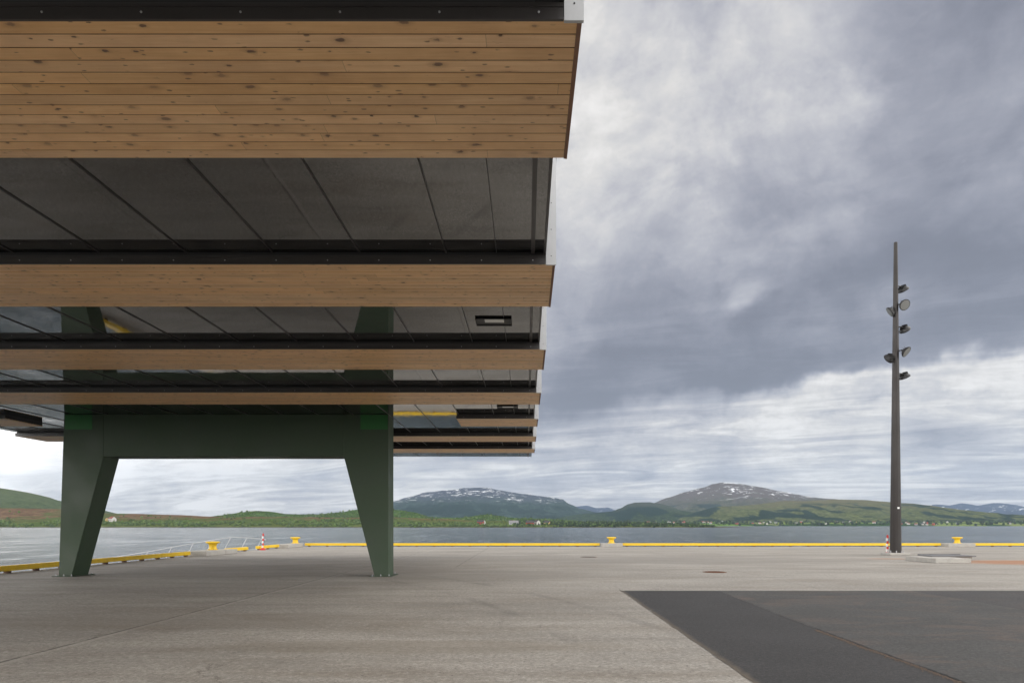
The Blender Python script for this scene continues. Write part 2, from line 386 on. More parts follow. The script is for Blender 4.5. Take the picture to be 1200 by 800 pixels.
# ---------------------------------------------------------------- setting: quay, sea, land
QX = -17.55; QY = 51.3
mb = MB(); mb.box(QX, 95, -90, QY, -4, 0)
tag(mb.build('quay_pavement', M['concrete']), kind='structure')
def sheet(name, x0, x1, y0, y1, z, mat):
    m_ = MB(); m_.add([(x0,y0,z),(x1,y0,z),(x1,y1,z),(x0,y1,z)], [(0,1,2,3)]); return tag(m_.build(name, mat), kind='structure')
def strip_edge(name, pts_l, pts_r, z, mat):
    m_ = MB(); n = len(pts_l)
    vs = [(a, b_, z) for a, b_ in pts_l]+[(a, b_, z) for a, b_ in pts_r]
    m_.add(vs, [(i, i+n, i+n+1, i+1) for i in range(n-1)]); return tag(m_.build(name, mat), kind='structure')
ys = [-40+.4*i for i in range(143)]; ys = [v for v in ys if v < 16.6]+[16.66]
def wx(x0, a, s): return [(x0+a*(noise.fractal(Vector((s, v*1.3, 0)), 1, 2, 5)), v) for v in ys]
LE = wx(2.31, .035, 1); MD = [(4.45+.035*noise.fractal(Vector((9, v*1.1, 0)), 1, 2, 5)+.012*max(0, v-9)**1.5, v) for v in ys]; RD = wx(9.33, .05, 20)
strip_edge('asphalt_pavement', LE, MD, .004, M['asph_new'])
strip_edge('asphalt_pavement', [(a+.002, b_) for a, b_ in MD], RD, .0045, M['asph_old'])
strip_edge('asphalt_pavement', [(a+.002, b_) for a, b_ in RD], [(60, v) for v in ys], .005, M['asph_side'])
ck = [v for v in ys if 2 < v < 10.6]
def mdx(v): return MD[min(range(len(ys)), key=lambda i: abs(ys[i]-v))][0]
cy = [2+.06*i for i in range(144)]
def ip(v):
    f = (v+40)/.4; i = max(0, min(len(MD)-2, int(f))); return MD[i][0]+(MD[i+1][0]-MD[i][0])*(f-i)
cl = [(ip(v)-.008-.05*abs(noise.fractal(Vector((3, v*4, 0)), 1, 2, 5)), v) for v in cy]; cr = [(ip(v)+.006+.04*abs(noise.fractal(Vector((8, v*5, 0)), 1, 2, 5))*(1 if v < 10.2 else .2), v) for v in cy]
strip_edge('pavement_crack', cl, cr, .009, paint('crack_tar', (.010, .009, .009), .9))
# brown grit in the seam between the two asphalt lifts
m_ = MB(); rs = random.Random(3)
for i in range(2600):
    v = rs.uniform(3, 10.4); k = MD[min(len(MD)-1, max(0, int((v+40)/.4)))][0]
    xx = k - .03 - abs(rs.gauss(0, .035)) + rs.gauss(0, .004); r = rs.uniform(.003, .010)
    m_.add([(xx-r, v-r, .006), (xx+r, v-r*.8, .006), (xx, v+r, .006), (xx, v, .006+r*1.2)], [(0,1,3),(1,2,3),(2,0,3)])
tag(m_.build('grit', paint('brown_grit', (.095, .07, .055), .9, .4, 0, 30)), 'brown grit lying in the seam of the asphalt', 'grit', kind='stuff')
SEA = -2.6
S_ = 45000
sheet('sea_water', -S_, S_, -S_, S_, SEA, M['water'])

k_of = {'near': 1, 'mid': .45, 'far': .16}
def land_mat(name, kind):
    m, t, b = newmat(name); p = pos(t); x, y, z = t.sep(p)
    k = {'near': 1, 'mid': .45, 'far': .16}[kind]
    n1 = t.noise(p, .018*k, 9, .65, .5); n2 = t.noise(p, .06*k, 8, .7); n3 = t.noise(t.scl(p, (1, .4, 1), (50, 90, 0)), .010*k, 7, .6, .8)
    return m, t, b, p, x, y, z, n1, n2, n3
def mk_near():
    m, t, b, p, x, y, z, n1, n2, n3 = land_mat('moor_and_scrub', 'near')
    c = t.mix(t.map(n2, .35, .62), (.05, .072, .027), (.115, .138, .052))
    hh = t.math('ADD', z, t.math('MULTIPLY', t.math('SUBTRACT', n1, .5), 26))
    c = t.mix(t.map(hh, 9, 18), c, t.mix(t.map(n2, .4, .6), (.095, .062, .042), (.17, .115, .075)))
    c = t.mix(t.map(n3, .50, .60, 0, .85), c, (.07, .105, .038))
    c = t.mix(t.map(z, -2.5, -.9, 1, 0), c, (.09, .08, .07))
    t.l.new(c, b.inputs['Base Color']); b.inputs['Roughness'].default_value = 1; b.inputs['Specular IOR Level'].default_value = 0
    bump(t, b, n2, 1, 3); return m
def mk_hill(name, c_lo, c_hi, c_top, zlo, zhi, snow=None, forest=None, fields=None, kind='mid'):
    m, t, b, p, x, y, z, n1, n2, n3 = land_mat(name, kind)
    c = t.mix(t.map(n2, .38, .60), tuple(v*.7 for v in c_lo), tuple(v*1.1 for v in c_hi))
    gl_ = t.noise(t.scl(p, (2.6, .5, .8), (31, 7, 0)), .03*k_of[kind], 8, .68, 1.2)
    c = t.mix(t.map(gl_, .40, .58, .55, 0), c, tuple(v*.55 for v in c_lo))
    hh = t.math('ADD', z, t.math('MULTIPLY', t.math('SUBTRACT', n1, .5), (zhi-zlo)*2.2))
    c = t.mix(t.map(hh, zlo, zhi), c, c_top)
    if forest:
        sx, sc, lo, hi, th = forest
        fn = t.noise(t.scl(p, (1, .35, .5), (sx, 0, 0)), sc, 5, .45, .35)
        fm = t.math('MULTIPLY', t.map(fn, th, th+.025), t.math('MULTIPLY', t.map(z, lo, lo+20), t.map(z, hi-25, hi, 1, 0)))
        c = t.mix(t.math('MULTIPLY', fm, .92), c, (.012, .028, .022))
    if fields:
        fn = t.new('ShaderNodeTexVoronoi', inp={'Scale': .0042}); t.l.new(t.vm('ADD', t.scl(p, (1, .5, 0)), t.vm('SCALE', t.noise(p, .004, 3, .5, 0, 1))), fn.inputs['Vector'])
        s = t.new('ShaderNodeSeparateColor'); t.l.new(fn.outputs['Color'], s.inputs[0])
        c2 = t.mix(s.outputs[0], (.10, .19, .04), (.20, .22, .09)); c2 = t.mix(t.map(s.outputs[1], .45, .5), c2, (.03, .06, .025))
        c = t.mix(t.map(z, fields*.6, fields, .9, 0), c, c2)
    if snow:
        lo, hi, th, ssc = snow
        sn = t.noise(t.scl(p, (.55, 1.0, 2.6), (17, 5, 0)), ssc, 7, .6, 1.2)
        sn2 = t.noise(p, ssc*.22, 3, .5)
        sm = t.math('MULTIPLY', t.map(t.math('ADD', sn, t.math('MULTIPLY', t.math('SUBTRACT', sn2, .5), .35)), th, th+.018), t.map(z, lo, hi))
        c = t.mix(sm, c, (.82, .84, .87))
    t.l.new(c, b.inputs['Base Color']); b.inputs['Roughness'].default_value = 1; b.inputs['Specular IOR Level'].default_value = 0
    bump(t, b, n2, 1, {'mid': 10, 'far': 35, 'near': 3}[kind]); return m
def interp(pts, x):
    if x <= pts[0][0]: return pts[0][1]
    for (a, b_), (c_, d_) in zip(pts, pts[1:]):
        if x <= c_:
            u = (x-a)/(c_-a); u = u*u*(3-2*u)*.5+u*.5
            return b_+(d_-b_)*u
    return pts[-1][1]
def ridge(name, D, front, back, pts, mat, nx=260, ny=34, rough=.10, fs=1.0, seed=0, power=1.15, jag=.0):
    m_ = MB(); vs = []; x0, x1 = pts[0][0], pts[-1][0]
    for j in range(ny+1):
        v = j/ny; tt = -1+v*1.55              # -1 front foot, 0 crest, .55 behind
        Y = D+tt*front if tt < 0 else D+tt*back/.55
        for i in range(nx+1):
            px = x0+(x1-x0)*i/nx; X = gx(px, D)
            hc = (HY-interp(pts, px))/F*D+EYE-SEA
            s = (1+tt)**power if tt < 0 else 1-(tt/.55)**1.6
            e = min(1, min(i, nx-i)/(nx*.04))
            q = Vector((X, Y, seed*911.0))/(D*.035)*fs
            nn = noise.fractal(q, 1.0, 2.1, 6)+.35*(.5-abs(noise.fractal(q*.6+Vector((5, 5, 5)), 1, 2, 4))*2)
            amp = rough*hc*(1 if tt < 0 else .5)*min(1, abs(tt)*2.6)*min(1, (1+tt)*5)
            z = hc*s*e+nn*amp+jag*hc*noise.fractal(Vector((X, 0, seed*33))/(D*.006), 1, 2, 4)*max(0, 1-abs(tt)*3)*e
            if j == 0 or j == ny: z = -4
            vs.append((X, Y, SEA+z))
    W_ = nx+1
    m_.add(vs, [(j*W_+i, j*W_+i+1, (j+1)*W_+i+1, (j+1)*W_+i) for j in range(ny) for i in range(nx)], 0, True)
    o = m_.build(name, mat); o.modifiers.clear(); tag(o, kind='structure'); return o
near = mk_near()
moor = mk_hill('green_hill', (.045, .068, .03), (.085, .115, .048), (.085, .105, .05), 60, 160, kind='near')
hillgreen = mk_hill('low_green_hill', (.035, .07, .022), (.085, .14, .04), (.10, .13, .05), 60, 90, kind='near')
mtnB = mk_hill('blue_green_mountain', (.020, .045, .040), (.045, .075, .060), (.048, .058, .078), 230, 380, snow=(250, 330, .60, .0115), forest=(0, .0026, 20, 230, .53), kind='far')
midC = mk_hill('dark_wooded_hill', (.018, .035, .02), (.05, .08, .035), (.05, .06, .045), 100, 190, forest=(40, .003, 8, 180, .5), kind='mid')
mtnD = mk_hill('brown_mountain', (.05, .07, .035), (.095, .095, .055), (.10, .085, .075), 180, 380, snow=(290, 380, .598, .0095), forest=(12, .0026, 20, 260, .53), kind='far')
hilE = mk_hill('green_mountainside', (.07, .09, .036), (.125, .145, .06), (.12, .11, .06), 90, 190, forest=(3, .0052, 14, 170, .505), fields=24, kind='mid')
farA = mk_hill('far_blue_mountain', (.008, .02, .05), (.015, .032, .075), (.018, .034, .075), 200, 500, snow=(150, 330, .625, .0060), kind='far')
flatF = mk_hill('coastal_fields', (.07, .12, .035), (.13, .19, .055), (.04, .07, .03), 20, 40, fields=40, kind='near')
P_A = [(980,612),(1030,608),(1070,600),(1088,594),(1100,590),(1115,593),(1130,589),(1143,594),(1155,592),(1168,589),(1178,589),(1190,596),(1203,602),(1230,596),(1270,590),(1330,598),(1400,612)]
P_A2 = [(640,612),(660,598),(675,593),(688,592),(700,595),(712,594),(724,598),(745,600),(800,594),(840,612)]
P_B = [(360,612),(400,603),(430,595),(461,587),(480,581.5),(500,576),(528,573.4),(545,571),(571,570.6),(585,573.5),(600,576),(613,578),(641.6,581.6),(658.6,584),(667,590),(680,595.5),(700,600),(740,605),(790,612)]
P_C = [(600,612),(650,606),(690,601),(718,598.5),(728,595),(737,590),(745,588),(760,587.5),(770,589),(785,592),(795,597),(820,601),(870,605),(920,612)]
P_D = [(690,612),(735,602),(764,590),(785,582),(805,575.5),(825,570.5),(838,566),(846,564.5),(858,565),(872,567),(890,570),(912,574.5),(932,578.5),(950,582),(975,584),(1000,587),(1040,594),(1100,606),(1160,612)]
P_E = [(770,612),(812,603),(828,597),(842,593),(860,592.5),(880,591.5),(905,588.5),(920,586.2),(945,586.5),(962,585.5),(977,584.6),(1010,585),(1033,587),(1067,589.3),(1096,593.3),(1127,597),(1148,602),(1165,605),(1200,604.5),(1250,602),(1330,600),(1420,605),(1500,612)]
P_H = [(-420,604),(-300,580),(-160,562),(-80,563),(0,571.5),(17,578),(40,583),(57,588),(69,592.5),(85,599),(120,606),(170,612)]
P_G = [(-700,600),(-300,596),(-100,593),(0,594.5),(70,596),(100,600),(125,601.5),(150,601.3),(200,602.7),(250,605),(300,605),(350,605.2),(400,606),(450,605.5),(500,607),(560,609.5),(620,610.5),(680,612),(740,612.8),(800,614.2),(850,616.6)]
P_I = [(250,608),(272,603.5),(285,599.5),(298,598),(312,598.6),(328,601.5),(350,602.3),(372,602),(401,599.5),(415,597),(440,596.3),(466,597),(483,599.5),(505,605.7),(540,606),(571,602),(585,604),(602,606.6),(641,607.5),(700,612)]
P_F = [(480,614),(560,612.5),(640,611.5),(760,611),(900,611.5),(1000,611.5),(1100,611.2),(1250,611),(1400,611),(1700,613)]
ridge('far_mountain', 14500, 3500, 2500, P_A, farA, 200, 26, .14, seed=1, jag=.03)
ridge('far_mountain', 15000, 3500, 2500, P_A2, farA, 120, 20, .14, seed=2)
ridge('snow_patched_mountain', 9000, 3300, 2500, P_B, mtnB, 300, 44, .13, seed=3, jag=.006)
ridge('brown_mountain', 9200, 3000, 2500, P_D, mtnD, 320, 44, .13, seed=4, jag=.006)
ridge('wooded_hill', 6400, 1500, 1200, P_C, midC, 220, 30, .12, seed=5, jag=.01)
ridge('green_mountainside', 5200, 1500, 1400, P_E, hilE, 360, 44, .12, seed=6, jag=.006)
ridge('green_hill', 3000, 900, 900, P_H, moor, 200, 34, .10, seed=7, power=.95)
ridge('low_green_hill', 2500, 700, 600, P_I, hillgreen, 260, 26, .06, seed=8, jag=.0)
ridge('coastal_land', 3600, 420, 900, P_F, flatF, 260, 16, .1, seed=9, power=.7)
ridge('moorland', 1560, 330, 500, P_G, near, 420, 30, .10, seed=10, power=.8, jag=.015)

# far woods: masses of little crowns spread over the shore, one uncountable mass per shore
def wood_mass(name, label, D0, D1, px0, px1, n, r0, r1, zf, mat, seed):
    r_ = random.Random(seed); m_ = MB()
    for i in range(n):
        d = r_.uniform(D0, D1); px = r_.uniform(px0, px1); X = gx(px, d)
        dens = noise.fractal(Vector((X*.012, d*.02, seed)), 1, 2, 4)
        if dens < -.08: continue
        z = zf(X, d, px)
        if z is None: continue
        r = r_.uniform(r0, r1); hgt = r*r_.uniform(.9, 1.5)
        k = 6; vs = [(X, d, z+hgt*1.5)]
        for lv, (rr, zz_) in enumerate(((.72, 1.15), (1, .55), (.55, -.2))):
            for q in range(k):
                a = q*2*math.pi/k+lv*.5; w = rr*r*r_.uniform(.7, 1.25)
                vs.append((X+w*math.cos(a), d+w*math.sin(a), z+hgt*zz_*r_.uniform(.85, 1.15)))
        fs = [(0, 1+q, 1+(q+1) % k) for q in range(k)]
        for lv in range(2):
            for q in range(k): fs.append((1+lv*k+q, 1+(lv+1)*k+q, 1+(lv+1)*k+(q+1) % k, 1+lv*k+(q+1) % k))
        m_.add(vs, fs, 0 if r_.random() < .6 else (1 if r_.random() < .6 else 2))
    return tag(m_.build(name, mat), label, 'woodland', kind='stuff')
dg = bpy.context.evaluated_depsgraph_get()
def raycaster(names):
    obs = [o for o in bpy.data.objects if o.name.split('.')[0] in names]
    bpy.context.view_layer.update()
    def f(X, d, px):
        best = None
        for o in obs:
            ok, loc, nrm, idx = o.ray_cast(Vector((X, d, 3000)), Vector((0, 0, -1)))
            if ok and loc.z > SEA+.2 and (best is None or loc.z > best): best = loc.z
        return best
    return f
leafs = [paint('birch_scrub_dark', (.045, .075, .024), .95, .3, 0, .05), paint('birch_scrub', (.075, .125, .03), .95, .3, 0, .05), paint('birch_scrub_pale', (.10, .145, .045), .95, .3, 0, .05)]
darks = [paint('wood_dark', (.014, .030, .014), .95, .3, 0, .05), paint('wood_mid', (.028, .052, .02), .95, .3, 0, .05), paint('wood_pale', (.06, .10, .03), .95, .3, 0, .05)]
gl = raycaster(['moorland'])
def low(X, d, px):
    z = gl(X, d, px)
    if z is None: return None
    lim = (10 if px < 430 else 6)+6*noise.noise(Vector((X*.004, 3, 0)))
    return z-.4 if (z < lim or random.random() < .05) else None
random.seed(5)
wood_mass('birch_scrub', 'low green birch scrub covering the near moorland shore', 1235, 1500, -250, 640, 11000, .9, 2.5, low, leafs, 11)
wood_mass('shore_woodland', 'dark wood on the low point in the middle of the far shore', 1240, 1560, 600, 838, 3000, 1.0, 2.8, lambda X, d, px: (lambda z: z-.5 if z is not None else None)(gl(X, d, px)), darks, 12)
gf = raycaster(['coastal_land'])
wood_mass('village_trees', 'trees scattered among the far village fields', 3200, 3700, 620, 1420, 1500, 3, 7.5, lambda X, d, px: gf(X, d, px), darks, 13)
gi = raycaster(['low_green_hill'])
wood_mass('hill_scrub', 'scrub covering the low hills behind the moorland', 1900, 2480, 180, 680, 3000, 1.6, 3.6, lambda X, d, px: (lambda z: z-.8 if z is not None and z < 60 else None)(gi(X, d, px)), leafs, 14)

# houses
def house(name, X, d, z, w, l, h, wall, roof, rz, label, group=None):
    root = empty(name, (X, d, z), rz)
    a = MB(); a.prism([(-w/2, -2), (w/2, -2), (w/2, h), (0, h+w*.42), (-w/2, h)], -l/2, l/2); a.build('wall', wall, root)
    b_ = MB(); e = .5; t_ = .35
    for s in (-1, 1):
        b_.prism([(0, h+w*.42+.02), (0, h+w*.42+t_), (s*(w/2+e), h-e*.84+t_), (s*(w/2+e), h-e*.84+.02)][::s], -l/2-e, l/2+e)
    rf = b_.build('roof', roof, root)
    if not group:
        c_ = MB(); c_.box(-.5, .5, l*.15, l*.15+1, h, h+w*.42+1.4); c_.build('chimney', M['rust'], rf)
        for yy in (-l*.28, 0, l*.28):
            for s in (-1, 1):
                m2 = MB(); q = s*(w/2+.035); m2.box(q-.025, q+.025, yy-.6, yy+.6, h*.35, h*.75); m2.build('window', M['black'], root)
        m2 = MB(); m2.box(-.6, .6, -l/2-.06, -l/2-.01, h*.35, h*.75); m2.build('window', M['black'], root)
    tag(root, label, 'house', group); return root
wl = {'white': paint('white_house_wall', (.48, .47, .45), .8), 'red': paint('red_house_wall', (.32, .05, .035), .8), 'grey': paint('grey_house_wall', (.33, .34, .35), .8), 'ochre': paint('ochre_house_wall', (.5, .36, .15), .8)}
rfm = {'dark': paint('dark_roof', (.05, .05, .055), .8), 'red': paint('red_roof', (.22, .07, .05), .8), 'grey': paint('grey_roof', (.2, .2, .21), .8)}
def near_house(px, d, w, l, h, wc, rc, rz, label):
    X = gx(px, d); z = gl(X, d, px)
    if z is None: z = 2
    house('house', X, d, z, w, l, h, wl[wc], rfm[rc], R(rz), label)
near_house(131.5, 1330, 9, 13, 6.5, 'white', 'red', 60, 'lone white house with a red roof on the moorland, seen beside the left green leg')
near_house(126, 1335, 6, 9, 4.5, 'ochre', 'dark', 20, 'small ochre shed standing just left of the lone white house on the moorland')
near_house(563, 1330, 8, 12, 5.5, 'red', 'dark', 80, 'red house alone on the shore under the snow-patched mountain, near the green column')
near_house(567, 1360, 6, 9, 5, 'white', 'grey', 10, 'little white house close behind the lone red shore house')
near_house(602, 1330, 8, 18, 4.2, 'grey', 'grey', 85, 'long low grey house on the shore between two red houses')
near_house(621, 1320, 8, 15, 5, 'red', 'dark', 85, 'longer red house on the shore with a white house at its right')
near_house(629.5, 1325, 8, 10, 6.5, 'white', 'dark', 30, 'tall white house on the shore right of the longer red house')
near_house(641, 1345, 7, 11, 4.2, 'ochre', 'dark', 70, 'ochre house at the right end of the shore hamlet')
r_ = random.Random(21); cnt = 0
for i in range(44):
    px = r_.choice([r_.uniform(880, 1040), r_.uniform(960, 1200), r_.uniform(1058, 1130), r_.uniform(740, 900)])
    d = r_.uniform(3230, 3560); X = gx(px, d); z = gf(X, d, px)
    if z is None: continue
    wc = r_.choice(['white', 'white', 'white', 'white', 'grey', 'red', 'ochre']); k = {'white': 'white', 'grey': 'grey', 'red': 'red', 'ochre': 'ochre'}[wc]
    w = r_.uniform(7, 10); l = r_.uniform(9, 16); h = r_.uniform(4, 6)
    house('house', X, d, z, w, l, h, wl[wc], rfm[r_.choice(['dark', 'red', 'grey'])], R(r_.uniform(0, 180)), 'tiny %s house in the village along the far right shore' % k, '%s houses in the far village' % k)

# ---------------------------------------------------------------- the canopy on its green portal frame
XL, XR = -19.0, .362; ZB = EYE+3.3; ZC = EYE+3.3*1.047; ZT = 6.75
GAPL, GAPR = -16.2, -2.18
can = empty('canopy', (-9, 21.7, 0))
tag(can, 'large quayside canopy of pine-clad roof boxes and glossy panels on a green frame', 'canopy')
can_inv = Matrix.Translation((9, -21.7, 0))
def put(m_, name, mat, parent=can, bevel=0):
    off = Vector((9, -21.7, 0))
    m_.v = [tuple(Vector(v)+off) for v in m_.v]
    return m_.build(name, mat, parent, bevel=bevel)
FY0, FY1 = 21.3, 22.12
fr = MB(); fr.prism([(-14.6, 0), (-14.2, 0), (-13.2, 3.74), (-13.2, ZC-.003), (-14.43, ZC-.003)], FY0, FY1)
pf = bpy.data.objects.new('portal_frame', None); C.collection.objects.link(pf); pf.parent = can
tag(pf)
put(fr, 'leg', M['green'], pf, .012)
fr = MB(); fr.prism([(-4.74, 0), (-4.31, 0), (-4.31, ZC-.003), (-5.70, ZC-.003), (-5.70, 3.74)], FY0, FY1); put(fr, 'leg', M['green'], pf, .012)
fr = MB(); fr.box(-13.199, -5.701, FY0+.004, FY1-.004, 3.743, ZC-.003); put(fr, 'crossbeam', M['green'], pf, .008)
for a, b_ in ((-14.40, -13.55), (-5.18, -4.33)):
    fr = MB(); fr.box(a, b_, FY0-.008, FY0-.001, EYE+(HY-503)*FY0/F, EYE+(HY-486)*FY0/F); o = put(fr, 'corner_plate', M['green_bright'], pf); tag(o, 'bright green plate at the top corner of the frame')
fr = MB()
for a, b_ in ((-14.72, -14.05), (-4.88, -4.18)): 
    fr = MB(); fr.box(a, b_, FY0-.14, FY1+.14, .001, .022); put(fr, 'base_plate', M['green'], pf, .004)
    for by in (FY0-.08, FY1+.08):
        for bx in (a+.09, (a+b_)/2, b_-.09):
            bo = MB(); bo.lathe([(.022, .0225), (.022, .045), (.012, .046), (.012, .075)], (bx, by, 0), 6); put(bo, 'anchor_bolt', M['steel'], pf)

seams = [-1.02-1.095*n for n in range(17)]
def ceil_piece(x0, x1, y0, y1):
    m_ = MB(); xs = sorted([x0]+[s for s in seams if x0+.1 < s < x1-.05]+[x1])
    for a, b_ in zip(xs, xs[1:]):
        m_.box(a+.003, b_-.003, y0, y1, ZC, ZC+.05)
    m_.box(x0, x1, y0+.01, y1-.01, ZC+.052, ZC+.12, 1)
    for s in seams:
        if x0-.01 < s < x1: m_.box(s-.007, s+.007, y0+.004, y1-.004, ZC-.014, ZC-.001, 1)
    if x1 > 0:
        m_.box(-.385, -.375, y0+.004, y1-.004, ZC-.006, ZC-.001, 1)
        m_.box(.057, .105, y0+.004, y1-.004, ZC-.02, ZC-.001, 1)
        m_.box(.218, .247, y0+.004, y1-.004, ZC-.03, ZC+.05, 1)
    return put(m_, 'ceiling_panel', [M['ceiling'], M['anthracite']])
def roof_box(k, x0, x1, right):
    y0 = Y1+PITCH*(k-1); y1 = y0+1.68
    m_ = MB(); m_.box(x0+.012, (x1-.012), y0+.012, y1-.012, ZB+.024, ZB+.110); m_.box(x0+.012, x1-.012, y0+.060, y1-.012, ZB+.1105, ZT); put(m_, 'box_casing', M['black'])
    m_ = MB(); m_.box(x0-.05, x1+.06, y0-.05, y1+.05, ZT+.002, ZT+.06); put(m_, 'roof_sheet', M['roof_metal'])
    w = MB(); xe = x1-.03 if right else x1-.004
    for i in range(13):
        a = y0+i*BW+.0050; b_ = y0+(i+1)*BW-.0050; c_ = .005
        x_ = x0 if (x0 == XL) else x0+.004
        vs = []
        for X in (x_, xe):
            vs += [(X, a, ZB+.022), (X, a, ZB+c_), (X, a+c_, ZB), (X, b_-c_, ZB), (X, b_, ZB+c_), (X, b_, ZB+.022)]
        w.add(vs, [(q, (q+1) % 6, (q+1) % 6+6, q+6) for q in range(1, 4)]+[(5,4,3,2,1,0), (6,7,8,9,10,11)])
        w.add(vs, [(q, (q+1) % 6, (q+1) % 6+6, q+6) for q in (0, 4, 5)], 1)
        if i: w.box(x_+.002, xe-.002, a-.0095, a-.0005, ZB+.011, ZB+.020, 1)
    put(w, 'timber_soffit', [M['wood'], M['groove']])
    if right:
        e = MB(); e.box(x1-.028, x1-.012, y0+.001, y1-.001, ZB-.004, ZB+.022); e.box(x1-.0115, x1+.002, y0+.001, y1-.001, ZB-.006, ZB+.10); put(e, 'edge_trim', M['brown_edge'])
    # folded flashing on the near face: flat lower band, small lip, recessed dark upper groove
    fl = MB(); xr = .243 if right else x1
    fl.box(x0, xr, y0-.004, y0+.010, ZB+.001, ZB+.118); fl.box(x0, xr, y0-.012, y0-.0045, ZB+.001, ZB+.020); fl.box(x0, xr, y0-.010, y0-.0045, ZB+.085, ZB+.093)
    xx = x0+.23
    while xx < xr-.05:
        fl.lathe([(.0075, 0), (.0075, .004), (.003, .007)], (xx, y0-.0045, ZB+.052), 8, Matrix.Rotation(R(90), 3, 'X'), 1); xx += .65
    put(fl, 'flashing', [M['anthracite'], M['white_metal']])
    if right:
        ep = MB(); ep.box(.246, .374, y0-.016, y0+.010, ZB-.010, ZT); ep.box(.366, .374, y0+.0105, y1, ZB+.105, ZT)
        for q in range(7): ep.lathe([(.006, 0), (.006, .004), (.003, .006)], (.312, y0-.0165, ZB+.10+.335*q-(.0)), 8, Matrix.Rotation(R(90), 3, 'X'), 1)
        put(ep, 'end_plate', [M['white_metal'], M['black']])
for k in range(0, 8):
    if k == 5: roof_box(k, XL, GAPL, False); roof_box(k, GAPR, XR, True)
    else: roof_box(k, XL, XR, True)
    y1 = Y1+PITCH*(k-1)+1.68; yn = Y1+PITCH*k if k < 7 else 34.4
    ceil_piece(XL, .245, y1-.010, yn+.010)
ceil_piece(GAPL, GAPR, Y1+PITCH*4+.0105, Y1+PITCH*4+1.668)
for yc in (11.36, 19.72):
    m_ = MB(); m_.box(-.86, -.25, yc, yc+.40, ZC-.016, ZC-.0145); m_.box(-.86, -.25, yc, yc+.012, ZC-.03, ZC-.0165); m_.box(-.86, -.25, yc+.388, yc+.4, ZC-.03, ZC-.0165)
    h_ = put(m_, 'ceiling_light', M['black'])
    m_ = MB(); m_.box(-.70, -.38, yc+.03, yc+.19, ZC-.032, ZC-.017); lo = put(m_, 'lamp_diffuser', M['lamp'], h_)

# ---------------------------------------------------------------- quay edge: yellow kerb rails, bollards on their plinths
def rail(label, a, b_, axis):
    root = empty('kerb_rail', (QX+.2, a, 0) if axis == 'y' else (a, QY-.2, 0), 0 if axis == 'y' else R(-90))
    L_ = b_-a; m_ = MB(); m_.box(-.09, .09, .02, L_-.02, .075, .255); m_.build('rail', M['yellow'], root, bevel=.015)
    n = max(2, round(L_/1.3))
    fm = MB(); fm.box(-.07, .07, -.08, .08, .001, .0745); f0 = None
    for i in range(n):
        yy = .35+(L_-.7)*i/(n-1)
        if f0 is None: f0 = fm.build('foot', M['rubber_brown'], root, loc=(0, yy, 0))
        else:
            f = f0.copy(); C.collection.objects.link(f); f.parent = root; f.location = (0, yy, 0)
    return tag(root, label, 'kerb rail', 'yellow kerb rails along the quay edge')
rail('long yellow kerb rail running past the left green leg along the left quay edge', -12, 35.1, 'y')
rail('short yellow kerb rail between the left bollard and the striped marker', 39.3, 42.4, 'y')
rail('short yellow kerb rail right behind the striped marker post', 43.9, 47.7, 'y')
rail('yellow kerb rail along the far quay edge from the corner bollard to the middle bollard', -16.6, 5.5, 'x')
rail('long yellow kerb rail on the far quay edge between the middle and the right bollard', 7.15, 31.0, 'x')
rail('yellow kerb rail right of the right bollard at the photo edge', 33.2, 75, 'x')
def plinth(name, x0, x1, y0, y1, h, label, seam=None):
    m_ = MB(); 
    if seam: m_.box(x0, x1, y0, seam-.02, .001, h); m_.box(x0, x1, seam+.02, y1, .001, h*.92)
    else: m_.box(x0, x1, y0, y1, .001, h)
    return tag(m_.build(name, M['block'], bevel=.02), label, 'plinth', 'concrete bollard plinths on the quay edge')
plinth('bollard_plinth', QX+.02, QX+1.0, 35.3, 39.1, .26, 'two-piece concrete plinth under the bollard on the left quay edge', 37.6)
m_ = MB(); m_.zprism([(QX+.02, 47.9), (QX+.85, 47.9), (QX+.85, QY-.9), (-16.75, QY-.9), (-16.75, QY-.02), (QX+.02, QY-.02)], .001, .26)
tag(m_.build('bollard_plinth', M['block'], bevel=.02), 'L-shaped concrete plinth at the corner of the quay', 'plinth', 'concrete bollard plinths on the quay edge')
plinth('bollard_plinth', 5.55, 7.1, QY-1.0, QY-.02, .26, 'concrete plinth under the middle bollard of the far quay edge')
plinth('bollard_plinth', 31.1, 33.1, QY-1.0, QY-.02, .26, 'concrete plinth under the right bollard beyond the light mast')
def bollard():
    root = empty('mooring_bollard')
    m_ = MB(); m_.lathe([(.30, 0), (.30, .03), (.25, .035), (.215, .08), (.20, .20), (.215, .30), (.27, .36), (.36, .385)], n=28); m_.build('post', M['yellow'], root)
    m_ = MB(); m_.lathe([(.365, .386), (.385, .40), (.385, .445), (.36, .47), (.18, .485), (.02, .487)], n=28); m_.build('cap', M['yellow'], root)
    m_ = MB()
    for q in range(6): a = q*math.pi/3; m_.lathe([(.022, .031), (.022, .055)], (.265*math.cos(a), .265*math.sin(a), 0), 6)
    m_.build('bolt_ring', M['rust'], root)
    return root
b0 = bollard()
for i, (x, y, lab) in enumerate(((QX+.5, 37.1, 'yellow mooring bollard on the two-piece plinth of the left quay edge'), (QX+.45, 50.5, 'yellow mooring bollard at the corner of the quay'),
                                 (6.32, QY-.5, 'yellow mooring bollard in the middle of the far quay edge'), (32.05, QY-.5, 'yellow mooring bollard right of the tall light mast'))):
    o = b0 if i == 0 else copy_tree(b0)
    o.scale = (.92, .92, .95); o.location = (x, y, .262); tag(o, lab, 'bollard', 'yellow mooring bollards')
